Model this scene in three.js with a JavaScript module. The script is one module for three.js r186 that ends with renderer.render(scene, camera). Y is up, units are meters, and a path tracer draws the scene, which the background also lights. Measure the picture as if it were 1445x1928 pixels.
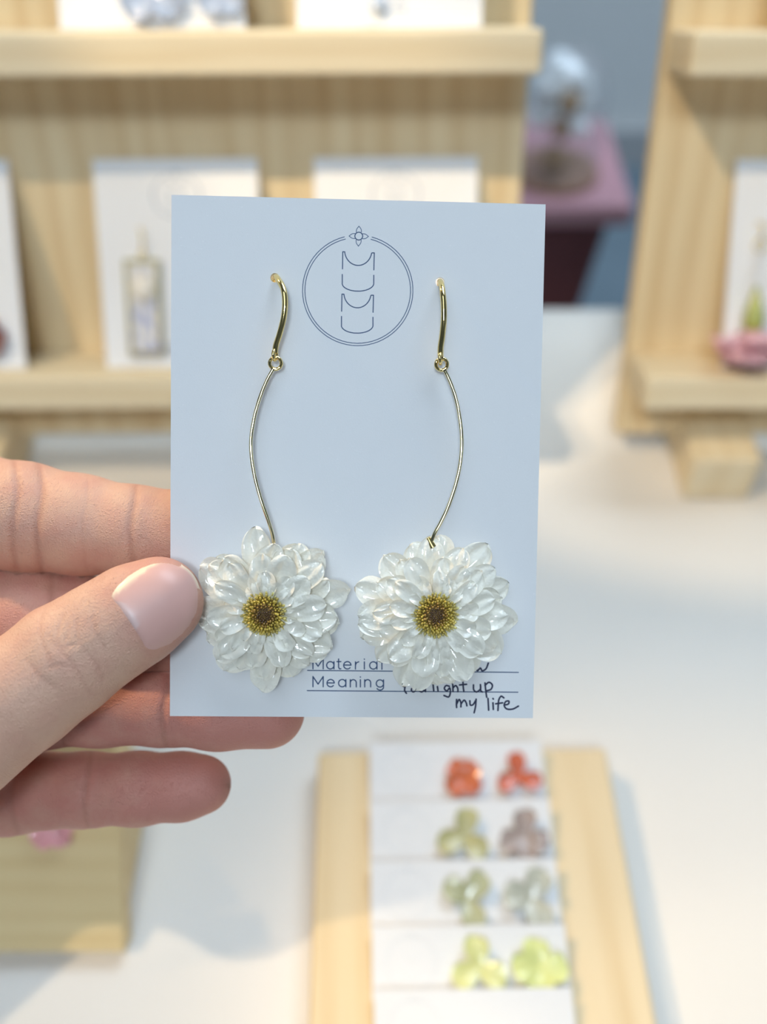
import * as THREE from 'three';
import { RoundedBoxGeometry } from 'three/addons/geometries/RoundedBoxGeometry.js';
import { mergeGeometries } from 'three/addons/utils/BufferGeometryUtils.js';
import { ImprovedNoise } from 'three/addons/math/ImprovedNoise.js';
import { RectAreaLightUniformsLib } from 'three/addons/lights/RectAreaLightUniformsLib.js';

// ---------------------------------------------------------------- camera, lights, exposure
const scene = new THREE.Scene();
const W = 1445, H = 1928, F = 1800, CX = 722.5, CY = 964;     // photograph frame and focal length in its pixels
const TABLE = 0.74, EYE = 0.335;                               // table height, lens above the table
const PITCH = 48.4 * Math.PI / 180;
const camera = new THREE.PerspectiveCamera(2 * Math.atan(CY / F) * 180 / Math.PI, W / H, 0.01, 30);
camera.position.set(0, TABLE + EYE, 0);
camera.rotation.x = -PITCH;
camera.updateMatrixWorld(true);
camera.focus = 0.1765;
camera.userData.fStop = 6.8;
const renderer = new THREE.WebGLRenderer();
renderer.toneMapping = THREE.LinearToneMapping;
renderer.toneMappingExposure = 1.13;
renderer.shadowMap.enabled = true;
RectAreaLightUniformsLib.init();
scene.background = new THREE.Color(0x000000);
const eye = (x, y, z) => new THREE.Vector3(x, TABLE + EYE + y, z);      // metres from the lens, world axes

const COOL = new THREE.Color().setRGB(0.75, 0.885, 1.0), WARM = new THREE.Color().setRGB(1.0, 0.70, 0.36), SHOPWARM = new THREE.Color().setRGB(1.0, 0.78, 0.50);
const CEILING = 2.75;
// ceiling panels: centre x, centre z, width, depth, radiance, label
const CEILING_PANELS = [
  [-0.12, 1.28, 0.45, 0.45, 38.5, 'small bright cool ceiling panel light in front of the table'],
  [-0.5, 0.6, 1.3, 1.3, 0.5, 'large square cool ceiling panel light over the table'],
  [0.7, -1.15, 1.2, 1.2, 6.2, 'large square cool ceiling panel light above the grey back of the room', 0xd8ecff],
];
// added ceiling spots: narrow pools leave the held card and a table band unlit
const beam = (x, z, d = V3(-0.50, 0.80, 0.30)) => { const to = V3(x, TABLE, z); return { to, from: to.clone().addScaledVector(d, (CEILING - 0.14 - to.y) / d.y) }; };
function V3(x, y, z) { return new THREE.Vector3(x, y, z); }
const SPOTS = [
  { ...beam(-0.07, -0.485), power: 5.9, angle: 5.6, edge: 0.1, label: 'added black ceiling spotlight aimed at the wide two shelf stand' },
  { ...beam(0.22, -0.475), power: 6.3, angle: 5.6, edge: 0.05, label: 'added black ceiling spotlight aimed at the stand with the pink flower earring' },
  { ...beam(0.125, 0.02), power: 4.0, angle: 3.8, edge: 0.25, label: 'added black ceiling spotlight aimed at the flat display board' },
  { ...beam(-0.075, -0.025, V3(-0.42, 0.80, 0.20)), power: 5.4, angle: 3.4, edge: 0.25, label: 'added black ceiling spotlight aimed at the small leaning board' },
];
// floor lamp behind the table: its light skims the face of the held card
const LAMP = { from: eye(-0.48, 0.305, -0.525), to: eye(0.0, -0.13, -0.13), power: 1.4, angle: 14 };

// ---------------------------------------------------------------- helpers
function mulberry(a) { return () => { a |= 0; a = a + 0x6D2B79F5 | 0; let t = Math.imul(a ^ a >>> 15, 1 | a); t = t + Math.imul(t ^ t >>> 7, 61 | t) ^ t; return ((t ^ t >>> 14) >>> 0) / 4294967296; }; }
const perlin = new ImprovedNoise();
const noise = (x, y, z = 0) => perlin.noise(x + 31.7, y + 17.3, z + 5.1);
const clamp = (x, a = 0, b = 1) => Math.min(b, Math.max(a, x));
const sstep = (a, b, x) => { const t = clamp((x - a) / (b - a)); return t * t * (3 - 2 * t); };
const V = (x, y, z) => new THREE.Vector3(x, y, z);
const camPoint = (px, py, t) => V((px - CX) / F * t, -(py - CY) / F * t, -t);              // in lens axes
const worldPoint = (px, py, t) => camPoint(px, py, t).applyMatrix4(camera.matrixWorld);
const onLevel = (px, py, y) => { const d = worldPoint(px, py, 1).sub(camera.position); return camera.position.clone().addScaledVector(d, (y - camera.position.y) / d.y); };
const names = {};
function numbered(n) { const k = names[n] = (names[n] ?? -1) + 1; return k ? `${n}_${String(k).padStart(3, '0')}` : n; }
function finish(o) { o.castShadow = true; o.receiveShadow = true; return o; }
function part(name, geo, mat, parent) { const m = finish(new THREE.Mesh(geo, mat)); m.name = name; parent.add(m); return m; }
function thing(name, label, category, group) { const g = new THREE.Group(); g.name = numbered(name); g.userData = { label, category }; if (group) g.userData.group = group; scene.add(g); return g; }
function single(name, geo, mat, label, category, group) { const m = finish(new THREE.Mesh(geo, mat)); m.name = numbered(name); m.userData = { label, category }; if (group) m.userData.group = group; scene.add(m); return m; }
function struct(name, geo, mat) { const m = finish(new THREE.Mesh(geo, mat)); m.name = name; m.userData.kind = 'structure'; scene.add(m); return m; }
// rounded box with uv in metres, v along the grain axis
function grainBox(w, h, d, axis = 'y', r = 0.0012, seg = 2) {
  const g = new RoundedBoxGeometry(w, h, d, seg, Math.min(r, w / 2.1, h / 2.1, d / 2.1));
  const p = g.attributes.position, n = g.attributes.normal, uv = new Float32Array(p.count * 2);
  for (let i = 0; i < p.count; i++) {
    const q = [p.getX(i), p.getY(i), p.getZ(i)], m = [Math.abs(n.getX(i)), Math.abs(n.getY(i)), Math.abs(n.getZ(i))];
    const a = 'xyz'.indexOf(axis), o = [0, 1, 2].filter(k => k !== a);
    const face = m.indexOf(Math.max(...m));
    const other = face === o[0] ? o[1] : o[0];
    uv[2 * i] = q[other] + (face === a ? 0.37 : 0); uv[2 * i + 1] = face === a ? q[o[1]] : q[a];
  }
  g.setAttribute('uv', new THREE.BufferAttribute(uv, 2));
  return g;
}
function dataTexture(size, fn, srgb, scale = 1) {
  const a = new Uint8Array(size * size * 4);
  for (let j = 0; j < size; j++) for (let i = 0; i < size; i++) { const c = fn(i / size, j / size); const k = 4 * (j * size + i); a[k] = c[0]; a[k + 1] = c[1]; a[k + 2] = c[2]; a[k + 3] = 255; }
  const t = new THREE.DataTexture(a, size, size);
  t.magFilter = THREE.LinearFilter; t.minFilter = THREE.LinearFilter; t.wrapS = t.wrapT = THREE.RepeatWrapping; t.repeat.set(scale, scale);
  if (srgb) t.colorSpace = THREE.SRGBColorSpace; t.needsUpdate = true; return t;
}
// tiling noise: blend of shifted copies
const tileNoise = (u, v, fx, fy, s) => {
  const n = (a, b) => noise(a * fx, b * fy, s), bl = (t) => sstep(0, 1, t);
  const a = n(u, v), b = n(u - 1, v), c = n(u, v - 1), d = n(u - 1, v - 1), x = bl(u), y = bl(v);
  return (a * (1 - x) + b * x) * (1 - y) + (c * (1 - x) + d * x) * y;
};
function woodTexture(light, dark, metres, seed, strength = 1) {
  return dataTexture(512, (u, v) => {
    const warp = 0.05 * tileNoise(u, v, 3, 2, seed);
    const band = 0.5 + 0.5 * Math.sin((u * 11 + warp * 6 + 0.7 * tileNoise(u, v, 6, 0.6, seed + 3)) * Math.PI * 2);
    const fine = tileNoise(u, v, 120, 5, seed + 7), mid = tileNoise(u, v, 26, 1.6, seed + 11), big = tileNoise(u, v, 7, 1, seed + 15);
    const k = clamp(strength * (0.34 * band * band + 0.28 * mid + 0.22 * fine + 0.35 * big + 0.12));
    return [0, 1, 2].map(i => light[i] + (dark[i] - light[i]) * k);
  }, true, 1 / metres);
}

// ---------------------------------------------------------------- materials
const std = (o) => new THREE.MeshStandardMaterial(o), phy = (o) => new THREE.MeshPhysicalMaterial(o);
const woodBump = dataTexture(256, (u, v) => { const k = 128 + 90 * tileNoise(u, v, 90, 4, 2); return [k, k, k]; }, false, 1 / 0.12);
const M = {
  pine: std({ map: woodTexture([236, 216, 176], [204, 172, 122], 0.16, 1), roughness: 0.62, bumpMap: woodBump, bumpScale: 0.00015 }),
  shelf: std({ map: woodTexture([233, 216, 182], [213, 187, 142], 0.16, 4, 0.8), roughness: 0.6, bumpMap: woodBump, bumpScale: 0.00015 }),
  board: std({ map: woodTexture([216, 195, 157], [196, 165, 116], 0.2, 8, 0.7), roughness: 0.58, bumpMap: woodBump, bumpScale: 0.00012 }),
  block: std({ map: woodTexture([222, 200, 152], [198, 168, 114], 0.1, 12, 0.6), roughness: 0.6, bumpMap: woodBump, bumpScale: 0.00015 }),
  paper: std({ color: new THREE.Color().setRGB(0.86, 0.87, 0.88), roughness: 0.72 }),
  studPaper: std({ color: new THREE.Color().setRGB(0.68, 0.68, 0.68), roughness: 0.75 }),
  gold: std({ color: new THREE.Color().setRGB(0.98, 0.76, 0.33), metalness: 1, roughness: 0.13 }),
  steelgold: std({ color: new THREE.Color().setRGB(0.86, 0.76, 0.52), metalness: 1, roughness: 0.16 }),
  black: std({ color: new THREE.Color().setRGB(0.03, 0.03, 0.032), roughness: 0.5 }),
  whiteMetal: std({ color: new THREE.Color().setRGB(0.75, 0.75, 0.75), roughness: 0.4 }),
};

// ---------------------------------------------------------------- room
const wallMat = std({ color: new THREE.Color().setRGB(0.83, 0.84, 0.83), roughness: 0.9, bumpMap: dataTexture(128, (u, v) => { const k = 128 + 80 * tileNoise(u, v, 30, 30, 4); return [k, k, k]; }, false, 4), bumpScale: 0.0005 });
const paleWall = std({ color: new THREE.Color().setRGB(0.48, 0.49, 0.50), roughness: 0.9 });
const floorMat = std({ map: dataTexture(256, (u, v) => { const k = 14 * tileNoise(u, v, 40, 40, 5) + 8 * tileNoise(u, v, 9, 9, 6); return [112 + k, 130 + k, 142 + k]; }, true, 1), roughness: 0.55 });
{
  const box = (w, h, d, x, y, z) => new THREE.BoxGeometry(w, h, d).translate(x, y, z);
  struct('floor', box(6.4, 0.1, 6.4, 0, -0.05, 0), floorMat);
  struct('ceiling', box(6.4, 0.1, 6.4, 0, CEILING + 0.05 + 0.03, 0), paleWall);
  struct('wall_back', box(6.4, CEILING + 0.2, 0.1, 0, CEILING / 2, -2.05), wallMat);
  struct('wall_front', box(6.4, CEILING + 0.2, 0.1, 0, CEILING / 2, 3.15), paleWall);
  struct('wall_left', box(0.1, CEILING + 0.2, 6.2, -3.15, CEILING / 2, 0), paleWall);
  struct('wall_right', box(0.1, CEILING + 0.2, 6.2, 3.15, CEILING / 2, 0), paleWall);
  struct('baseboard_back', box(6.2, 0.08, 0.02, 0, 0.04, -1.99), paleWall);
}
// ceiling panels
CEILING_PANELS.forEach(([x, z, w, d, L, label, own]) => {
  const COLOUR = own ? new THREE.Color(own) : COOL;
  const g = thing('ceiling_light', label, 'ceiling light');
  g.position.set(x, CEILING, z);
  const frame = mergeGeometries([[w + 0.06, 0.03, 0, d / 2 + 0.015], [w + 0.06, 0.03, 0, -d / 2 - 0.015]].map(([a, b, px, pz]) => new THREE.BoxGeometry(a, 0.05, b).translate(px, 0.005, pz))
    .concat([-1, 1].map(s => new THREE.BoxGeometry(0.03, 0.05, d).translate(s * (w / 2 + 0.015), 0.005, 0))));
  part('frame', frame, M.whiteMetal, g);
  part('diffuser', new THREE.BoxGeometry(w, 0.01, d).translate(0, 0.01, 0), std({ color: 0xffffff, emissive: COLOUR, emissiveIntensity: 1.0 }), g);
  const a = new THREE.RectAreaLight(COLOUR, L, w, d); a.position.set(0, -0.005, 0); a.rotation.x = -Math.PI / 2; g.add(a);
});
// lamp head shared by the added ceiling spots and the floor lamp
function spotHead(g, from, to, size, soft, power, angle, edge, color, glow, shellMat) {
  const dir = to.clone().sub(from).normalize();
  const head = part('lamp_shade', new THREE.LatheGeometry([[0.0, -1.6], [0.42, -1.6], [0.55, -1.4], [0.6, -0.6], [0.95, 0.15], [0.9, 0.15], [0.55, -0.55], [0.45, -0.7], [0, -0.7]].map(([r, y]) => new THREE.Vector2(r * size, y * size)), 32), shellMat, g);
  head.position.copy(from).sub(g.position); head.quaternion.setFromUnitVectors(V(0, 1, 0), dir);
  const bulb = part('bulb', new THREE.SphereGeometry(0.3 * size, 20, 12).translate(0, -0.4 * size, 0), std({ color: 0xffffff, emissive: color, emissiveIntensity: glow }), head);
  const s = new THREE.SpotLight(color, power, 0, angle * Math.PI / 180, edge, 2);
  s.position.copy(from).addScaledVector(dir, 0.16 * size).sub(g.position); s.castShadow = true; s.shadow.radius = soft; s.shadow.mapSize.set(2048, 2048);
  s.shadow.camera.near = 0.02; s.shadow.bias = -0.0005;
  g.add(s); s.target.position.copy(to).sub(g.position); g.add(s.target);
  return head;
}
{
  SPOTS.forEach((s) => {
    const g = thing('added_spotlight', s.label, 'spotlight');
    g.position.copy(s.from);
    spotHead(g, s.from, s.to, 0.05, 0.8, s.power, s.angle, s.edge, SHOPWARM, 3, M.black);
    const top = CEILING + 0.03 - s.from.y;
    part('stem', new THREE.CylinderGeometry(0.006, 0.006, top - 0.03, 12).translate(0, 0.03 + (top - 0.03) / 2, 0), M.black, g);
    part('mount_plate', new THREE.CylinderGeometry(0.03, 0.03, 0.008, 24).translate(0, top - 0.004, 0), M.black, g);
  });
}

// ---------------------------------------------------------------- table and cloth
const TX0 = -0.85, TX1 = 0.85, TZ0 = -0.455, TZ1 = 0.2;
{
  const g = thing('table', 'folding display table hidden under the white cloth', 'table');
  g.position.set(0, 0, 0);
  part('tabletop', new RoundedBoxGeometry(TX1 - TX0 - 0.012, 0.025, TZ1 - TZ0 - 0.012, 2, 0.004).translate((TX0 + TX1) / 2, TABLE - 0.0165, (TZ0 + TZ1) / 2), M.board, g);
  for (const x of [TX0 + 0.05, TX1 - 0.05]) for (const z of [TZ0 + 0.05, TZ1 - 0.05]) part('leg', new THREE.CylinderGeometry(0.014, 0.014, TABLE - 0.029, 16).translate(x, (TABLE - 0.029) / 2, z), M.whiteMetal, g);
  // cloth: top with soft wrinkles and ironed fold lines, hanging skirts
  const nx = 260, nz = 150, pos = [], uv = [], idx = [];
  const drop = 0.32, ext = (a, b, u) => { const L = b - a, s = -drop + u * (L + 2 * drop); return s; };
  for (let j = 0; j <= nz; j++) for (let i = 0; i <= nx; i++) {
    const sx = ext(TX0, TX1, i / nx), sz = ext(TZ0, TZ1, j / nz), LX = TX1 - TX0, LZ = TZ1 - TZ0;
    const ox = sx < 0 ? -sx : Math.max(0, sx - LX), oz = sz < 0 ? -sz : Math.max(0, sz - LZ);
    let x = TX0 + clamp(sx, 0, LX), z = TZ0 + clamp(sz, 0, LZ), y = TABLE - Math.max(ox, oz);
    const hang = Math.max(ox, oz);
    if (hang > 0) { const w = 0.012 * Math.min(1, hang / 0.12) * (1 + Math.sin((ox > oz ? z : x) * 42)) ; if (ox >= oz) x += Math.sign(sx) * w; else z += Math.sign(sz) * w; }
    else {
      y += 0.0011 * noise(x * 9, z * 11, 2) + 0.0006 * noise(x * 26, z * 22, 3) - 0.0004;
      y += 0.0022 * Math.exp(-(((z + 0.128 + 0.03 * (x - 0.2)) / 0.003) ** 2)) * sstep(0.19, 0.24, x) + 0.0020 * Math.exp(-(((x - 0.31) / 0.0035) ** 2));
    }
    pos.push(x, y, z); uv.push(sx, sz);
  }
  for (let j = 0; j < nz; j++) for (let i = 0; i < nx; i++) { const a = j * (nx + 1) + i; idx.push(a, a + nx + 1, a + 1, a + 1, a + nx + 1, a + nx + 2); }
  const cg = new THREE.BufferGeometry(); cg.setAttribute('position', new THREE.Float32BufferAttribute(pos, 3)); cg.setAttribute('uv', new THREE.Float32BufferAttribute(uv, 2)); cg.setIndex(idx); cg.computeVertexNormals();
  const weave = dataTexture(128, (u, v) => { const k = 128 + 50 * Math.sin(u * Math.PI * 64) * Math.sin(v * Math.PI * 64) + 40 * tileNoise(u, v, 20, 20, 3); return [k, k, k]; }, false, 1 / 0.05);
  single('tablecloth', cg, std({ color: new THREE.Color().setRGB(0.71, 0.67, 0.615), roughness: 0.95, bumpMap: weave, bumpScale: 0.00025 }), 'white fabric tablecloth spread over the display table', 'tablecloth');
}

// ---------------------------------------------------------------- the held card: pose from its four corners
const CARD_W = 0.0694, CARD_H = 0.0973;
const cardPose = (() => {
  const r = [[325, 367], [1030, 385], [1002, 1352], [318, 1348]].map(([x, y]) => camPoint(x, y, 1));
  const d = [0.17598, 0.17851, 0.18402, 0.18149];
  const p = r.map((v, i) => v.multiplyScalar(d[i]).applyMatrix4(camera.matrixWorld));
  const x = p[1].clone().sub(p[0]).add(p[2]).sub(p[3]).normalize(), n = x.clone().cross(p[0].clone().sub(p[3])).normalize(), y = n.clone().cross(x);
  const c = p[0].clone().add(p[1]).add(p[2]).add(p[3]).multiplyScalar(0.25);
  return { c, x, y, n, q: new THREE.Quaternion().setFromRotationMatrix(new THREE.Matrix4().makeBasis(x, y, n)) };
})();
// point at height h (metres) above the card face along the sight line of a pixel, in card axes
function onCard(px, py, h = 0) {
  const d = worldPoint(px, py, 1).sub(camera.position), o = cardPose.c.clone().addScaledVector(cardPose.n, h).sub(camera.position);
  const q = d.multiplyScalar(o.dot(cardPose.n) / d.dot(cardPose.n)).add(camera.position).sub(cardPose.c);
  return V(q.dot(cardPose.x), q.dot(cardPose.y), q.dot(cardPose.n));
}

// print of the cards, drawn as strokes; coordinates are those of the photograph carried onto the card
function cardPrint(width, handwriting) {
  const cv = document.createElement('canvas'); cv.width = width; cv.height = Math.round(width * CARD_H / CARD_W);
  const c = cv.getContext('2d'), k = width / CARD_W, px = k * 0.0000993;
  c.fillStyle = handwriting ? 'rgb(224,225,227)' : 'rgb(239,240,242)'; c.fillRect(0, 0, cv.width, cv.height);
  const r = mulberry(5);
  for (let i = 0; i < 900; i++) { c.fillStyle = `rgba(${r() < 0.5 ? '255,255,255' : '205,208,212'},0.25)`; c.fillRect(r() * cv.width, r() * cv.height, 1 + r() * 3 * px, 1 + r() * px); }
  const P = (x, y) => { const p = onCard(x, y); return [(p.x + CARD_W / 2) * k, (CARD_H / 2 - p.y) * k]; };
  c.lineCap = 'round'; c.lineJoin = 'round';
  const INK = 'rgb(30,58,98)', PEN = 'rgb(26,32,62)';
  const line = (pts, w, col = INK, map = (a) => a) => { c.strokeStyle = col; c.lineWidth = w * px; c.beginPath(); pts.forEach((p, i) => { const [x, y] = P(...map(p)); i ? c.lineTo(x, y) : c.moveTo(x, y); }); c.stroke(); };
  const curve = (pts, w, col = INK, map = (a) => a) => { const s = new THREE.CatmullRomCurve3(pts.map(p => V(p[0], p[1], 0)), false, 'centripetal').getPoints(pts.length * 8); line(s.map(v => [v.x, v.y]), w, col, map); };
  const arc = (x, y, rx, ry, a0, a1) => Array.from({ length: 61 }, (_, i) => { const a = (a0 + (a1 - a0) * i / 60) * Math.PI / 180; return [x + rx * Math.cos(a), y + ry * Math.sin(a)]; });
  const Z = (p) => [550 + p[0] / 6.02, 410 + p[1] / 6.02];          // emblem, read off an enlarged view
  line(arc(746, 824, 626, 626, -75, 256), 1.25, INK, Z); line(arc(746, 824, 599, 599, -75.5, 256.5), 1.25, INK, Z);
  line(arc(758, 208, 44, 44, 0, 360), 1.7, INK, Z);
  for (const [tx, ty, ax, ay] of [[760, 95, 1, 0], [754, 322, 1, 0], [648, 207, 0, 1], [868, 212, 0, 1]]) for (const s of [-1, 1]) {
    const bx = 758 + (tx - 758) * 0.4, by = 208 + (ty - 208) * 0.4, mx = 758 + (tx - 758) * 0.68, my = 208 + (ty - 208) * 0.68;
    curve([[bx + s * ax * 29, by + s * ay * 29], [mx + s * ax * 25, my + s * ay * 25], [tx, ty]], 1.1, INK, Z);
  }
  for (const [dx, dy, h] of [[0, 0, 0], [-9, 480, -4]]) {
    const Q = (p) => Z([p[0] + dx, p[1] + dy]);
    line([[573, 580], [576, 386], [599, 386], ...arc(752, 370, 154, 170, 172, 12).map(p => [p[0], p[1]]), [908, 398], [934, 398], [929, 592]], 1.7, INK, Q);
    line([[571, 642 + h], [571, 742 + h], ...arc(749, 744 + h, 179, 88, 178, 2), [928, 652 + h]], 1.7, INK, Q);
  }
  const T = (p) => [560 + p[0] / 3.211, 1200 + p[1] / 3.211];       // wording
  const L = {
    M: (x, y) => [[[x, y], [x, y - 62], [x + 31, y - 16], [x + 62, y - 62], [x + 62, y]]],
    a: (x, y) => [arc(x + 22, y - 22, 22, 22, 0, 360), [[x + 44, y - 44], [x + 44, y]]],
    e: (x, y) => [[[x + 1, y - 24], ...arc(x + 22, y - 22, 22, 22, -2, -318)]],
    t: (x, y) => [[[x + 10, y - 60], [x + 10, y - 10], [x + 16, y], [x + 24, y - 1]], [[x, y - 44], [x + 24, y - 44]]],
    r: (x, y) => [[[x, y - 44], [x, y]], [[x, y - 24], [x + 6, y - 38], [x + 20, y - 44]]],
    i: (x, y) => [[[x, y - 44], [x, y]], [[x, y - 61], [x, y - 59]]],
    l: (x, y) => [[[x, y - 64], [x, y]]],
    n: (x, y) => [[[x, y - 44], [x, y]], [[x, y - 22], ...arc(x + 18, y - 25, 18, 19, 180, 360), [x + 36, y]]],
    g: (x, y) => [arc(x + 22, y - 22, 22, 22, 0, 360), [[x + 44, y - 44], [x + 44, y - 2], ...arc(x + 23, y - 1, 21, 19, 5, 150)]],
  };
  for (const [ch, x, y] of [['M', 95, 191], ['a', 178, 191], ['t', 240, 191], ['e', 281, 191], ['r', 352, 192], ['i', 406, 192], ['a', 438, 192], ['l', 512, 193],
    ['M', 95, 299], ['e', 180, 299], ['a', 250, 299], ['n', 321, 300], ['i', 382, 300], ['n', 408, 300], ['g', 478, 301]]) for (const s of L[ch](x, y)) line(s, 2.1, INK, T);
  line([[62, 200], [1338, 212]], 1.7, INK, T); line([[60, 322], [1335, 332]], 1.7, INK, T);
  if (handwriting) for (const s of [
    [[622, 245], [634, 275], [645, 298]], [[664, 262], [652, 300], [650, 322], [660, 338]],
    [[700, 300], [690, 318], [702, 330], [718, 316], [704, 301]], [[738, 298], [738, 320], [752, 330], [774, 312], [775, 296], [776, 328]],
    [[818, 250], [822, 290], [826, 325]], [[848, 298], [852, 326]],
    [[920, 296], [900, 292], [890, 310], [905, 324], [922, 306], [926, 334], [916, 360], [888, 352]],
    [[938, 258], [941, 292], [942, 328]], [[942, 306], [958, 292], [970, 306], [972, 328]],
    [[1002, 256], [1004, 300], [1008, 328]], [[982, 288], [1024, 284]],
    [[1066, 288], [1068, 318], [1084, 330], [1108, 312], [1108, 286], [1112, 326], [1120, 330]],
    [[1136, 276], [1140, 320], [1146, 362]], [[1136, 290], [1160, 272], [1180, 288], [1172, 314], [1142, 324]],
    [[1080, 178], [1090, 202], [1108, 186], [1118, 202], [1140, 192], [1156, 156]],
    [[964, 376], [963, 400], [964, 424]], [[964, 404], [980, 376], [990, 396], [990, 420]], [[991, 402], [1010, 380], [1022, 396], [1026, 414]],
    [[1044, 384], [1048, 410], [1062, 408], [1078, 384]], [[1082, 374], [1078, 420], [1070, 456]],
    [[1154, 370], [1156, 405], [1158, 440]], [[1184, 396], [1186, 436]], [[1184, 370], [1186, 373]],
    [[1250, 366], [1234, 356], [1220, 376], [1216, 410], [1214, 442]], [[1200, 402], [1242, 396]],
    [[1252, 410], [1278, 402], [1280, 386], [1262, 388], [1252, 412], [1266, 432], [1302, 434], [1338, 416]],
  ]) curve(s, 3.1, PEN, T);
  const t = new THREE.CanvasTexture(cv); t.colorSpace = THREE.SRGBColorSpace; return t;
}
const paperGrain = dataTexture(256, (u, v) => { const k = 128 + 70 * tileNoise(u, v, 60, 60, 9) + 40 * tileNoise(u, v, 20, 20, 10); return [k, k, k]; }, false, 12);
const HOLES = [[518, 523], [829, 531]];
{
  const g = thing('earring_card', 'white printed backing card held up in the fingers, carrying both white daisy earrings', 'card');
  g.position.copy(cardPose.c); g.quaternion.copy(cardPose.q);
  const shape = () => { const s = new THREE.Shape(); s.moveTo(-CARD_W / 2, -CARD_H / 2); s.lineTo(CARD_W / 2, -CARD_H / 2); s.lineTo(CARD_W / 2, CARD_H / 2); s.lineTo(-CARD_W / 2, CARD_H / 2); s.closePath();
    for (const [x, y] of HOLES) { const p = onCard(x, y), h = new THREE.Path(); h.absarc(p.x, p.y, 0.00085, 0, Math.PI * 2, true); s.holes.push(h); } return s; };
  part('card_stock', new THREE.ExtrudeGeometry(shape(), { depth: 0.00045, bevelEnabled: false, curveSegments: 24 }).translate(0, 0, -0.00046), M.paper, g);
  const fg = new THREE.ShapeGeometry(shape(), 24), p = fg.attributes.position, uv = fg.attributes.uv;
  for (let i = 0; i < p.count; i++) uv.setXY(i, p.getX(i) / CARD_W + 0.5, p.getY(i) / CARD_H + 0.5);
  part('printed_face', fg, std({ map: cardPrint(1440, true), roughness: 0.62, bumpMap: paperGrain, bumpScale: 0.00002 }), g).userData.label = 'printed emblem, form lines and handwriting';
}

// ---------------------------------------------------------------- flower earrings
const petalBump = dataTexture(256, (u, v) => { const a = tileNoise(u, v, 14, 14, 21), b = tileNoise(u, v, 32, 32, 24), k = 128 + 120 * (0.65 * (1 - 2 * Math.abs(a)) + 0.45 * b) - 40; return [clamp(k, 0, 255), clamp(k, 0, 255), clamp(k, 0, 255)]; }, false, 1 / 0.012);
const petalMat = phy({ color: new THREE.Color().setRGB(0.99, 0.96, 0.855), roughness: 0.8, transmission: 0.22, clearcoat: 1, clearcoatRoughness: 0.06, bumpMap: petalBump, bumpScale: 0.00016, vertexColors: true, side: THREE.DoubleSide });
function petalGeometry(len, wid, o) {
  const r = mulberry(o.seed), nu = o.nu ?? 14, nw = o.nw ?? 8, pos = [], uv = [], col = [], idx = [];
  const n1 = r() * 50, notch = r() * 6, split = (o.split ?? 0.07) * (0.5 + r()), side = (r() - 0.5) * 0.18;
  for (let i = 0; i <= nu; i++) for (let j = 0; j <= nw; j++) {
    const s = 1 - (1 - i / nu) ** 1.6, w = j / nw * 2 - 1, pk = o.pk ?? 0.66;
    const hw = wid / 2 * (s < pk ? (o.base ?? 0.3) + (1 - (o.base ?? 0.3)) * Math.sin(Math.PI / 2 * s / pk) ** 0.9 : Math.pow(Math.max(0, 1 - ((s - pk) / (1.0 - pk)) ** 2.4), 0.5) * 0.97 + 0.03);
    const tipCut = 1 - split * sstep(0.55, 1, s) * (0.5 + 0.5 * Math.sin(w * 4.6 + notch)) - 0.03 * sstep(0.7, 1, s) * Math.abs(noise(w * 5, n1));
    const a = s * len * tipCut;
    const x = w * hw + side * len * s * s + 0.04 * len * noise(s * 3, n1, 2) * s;
    const z = o.rise * len * Math.sin(Math.min(1, s * 1.1) * Math.PI / 2) * 0.9 - (o.droop ?? 0) * len * s * s * s + (o.cup ?? 0.3) * hw * w * w * sstep(0, 0.5, s) + (o.ruffle ?? 0.06) * len * noise(s * 3.2 + n1, w * 1.8, n1) * sstep(0.1, 0.7, s) + 0.02 * len * Math.sin(w * 7 + n1) * sstep(0.2, 0.8, s);
    pos.push(x, a, z); uv.push(x + n1 * 0.001, a);
    const warm = sstep(0.35, 0, s), f = 1 - 0.05 * Math.abs(Math.sin(w * 8 + n1)) - 0.04 * noise(w * 6, s * 3, n1);
    col.push(f * (1 - 0.03 * warm), f * (1 - 0.04 * warm), f * (1 - (o.yellow ?? 0.25) * warm));
  }
  for (let i = 0; i < nu; i++) for (let j = 0; j < nw; j++) { const a = i * (nw + 1) + j; idx.push(a, a + 1, a + nw + 1, a + 1, a + nw + 2, a + nw + 1); }
  const g = new THREE.BufferGeometry(); g.setAttribute('position', new THREE.Float32BufferAttribute(pos, 3)); g.setAttribute('uv', new THREE.Float32BufferAttribute(uv, 2)); g.setAttribute('color', new THREE.Float32BufferAttribute(col, 3)); g.setIndex(idx); g.computeVertexNormals();
  return g;
}
const mm = 0.001;
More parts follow.
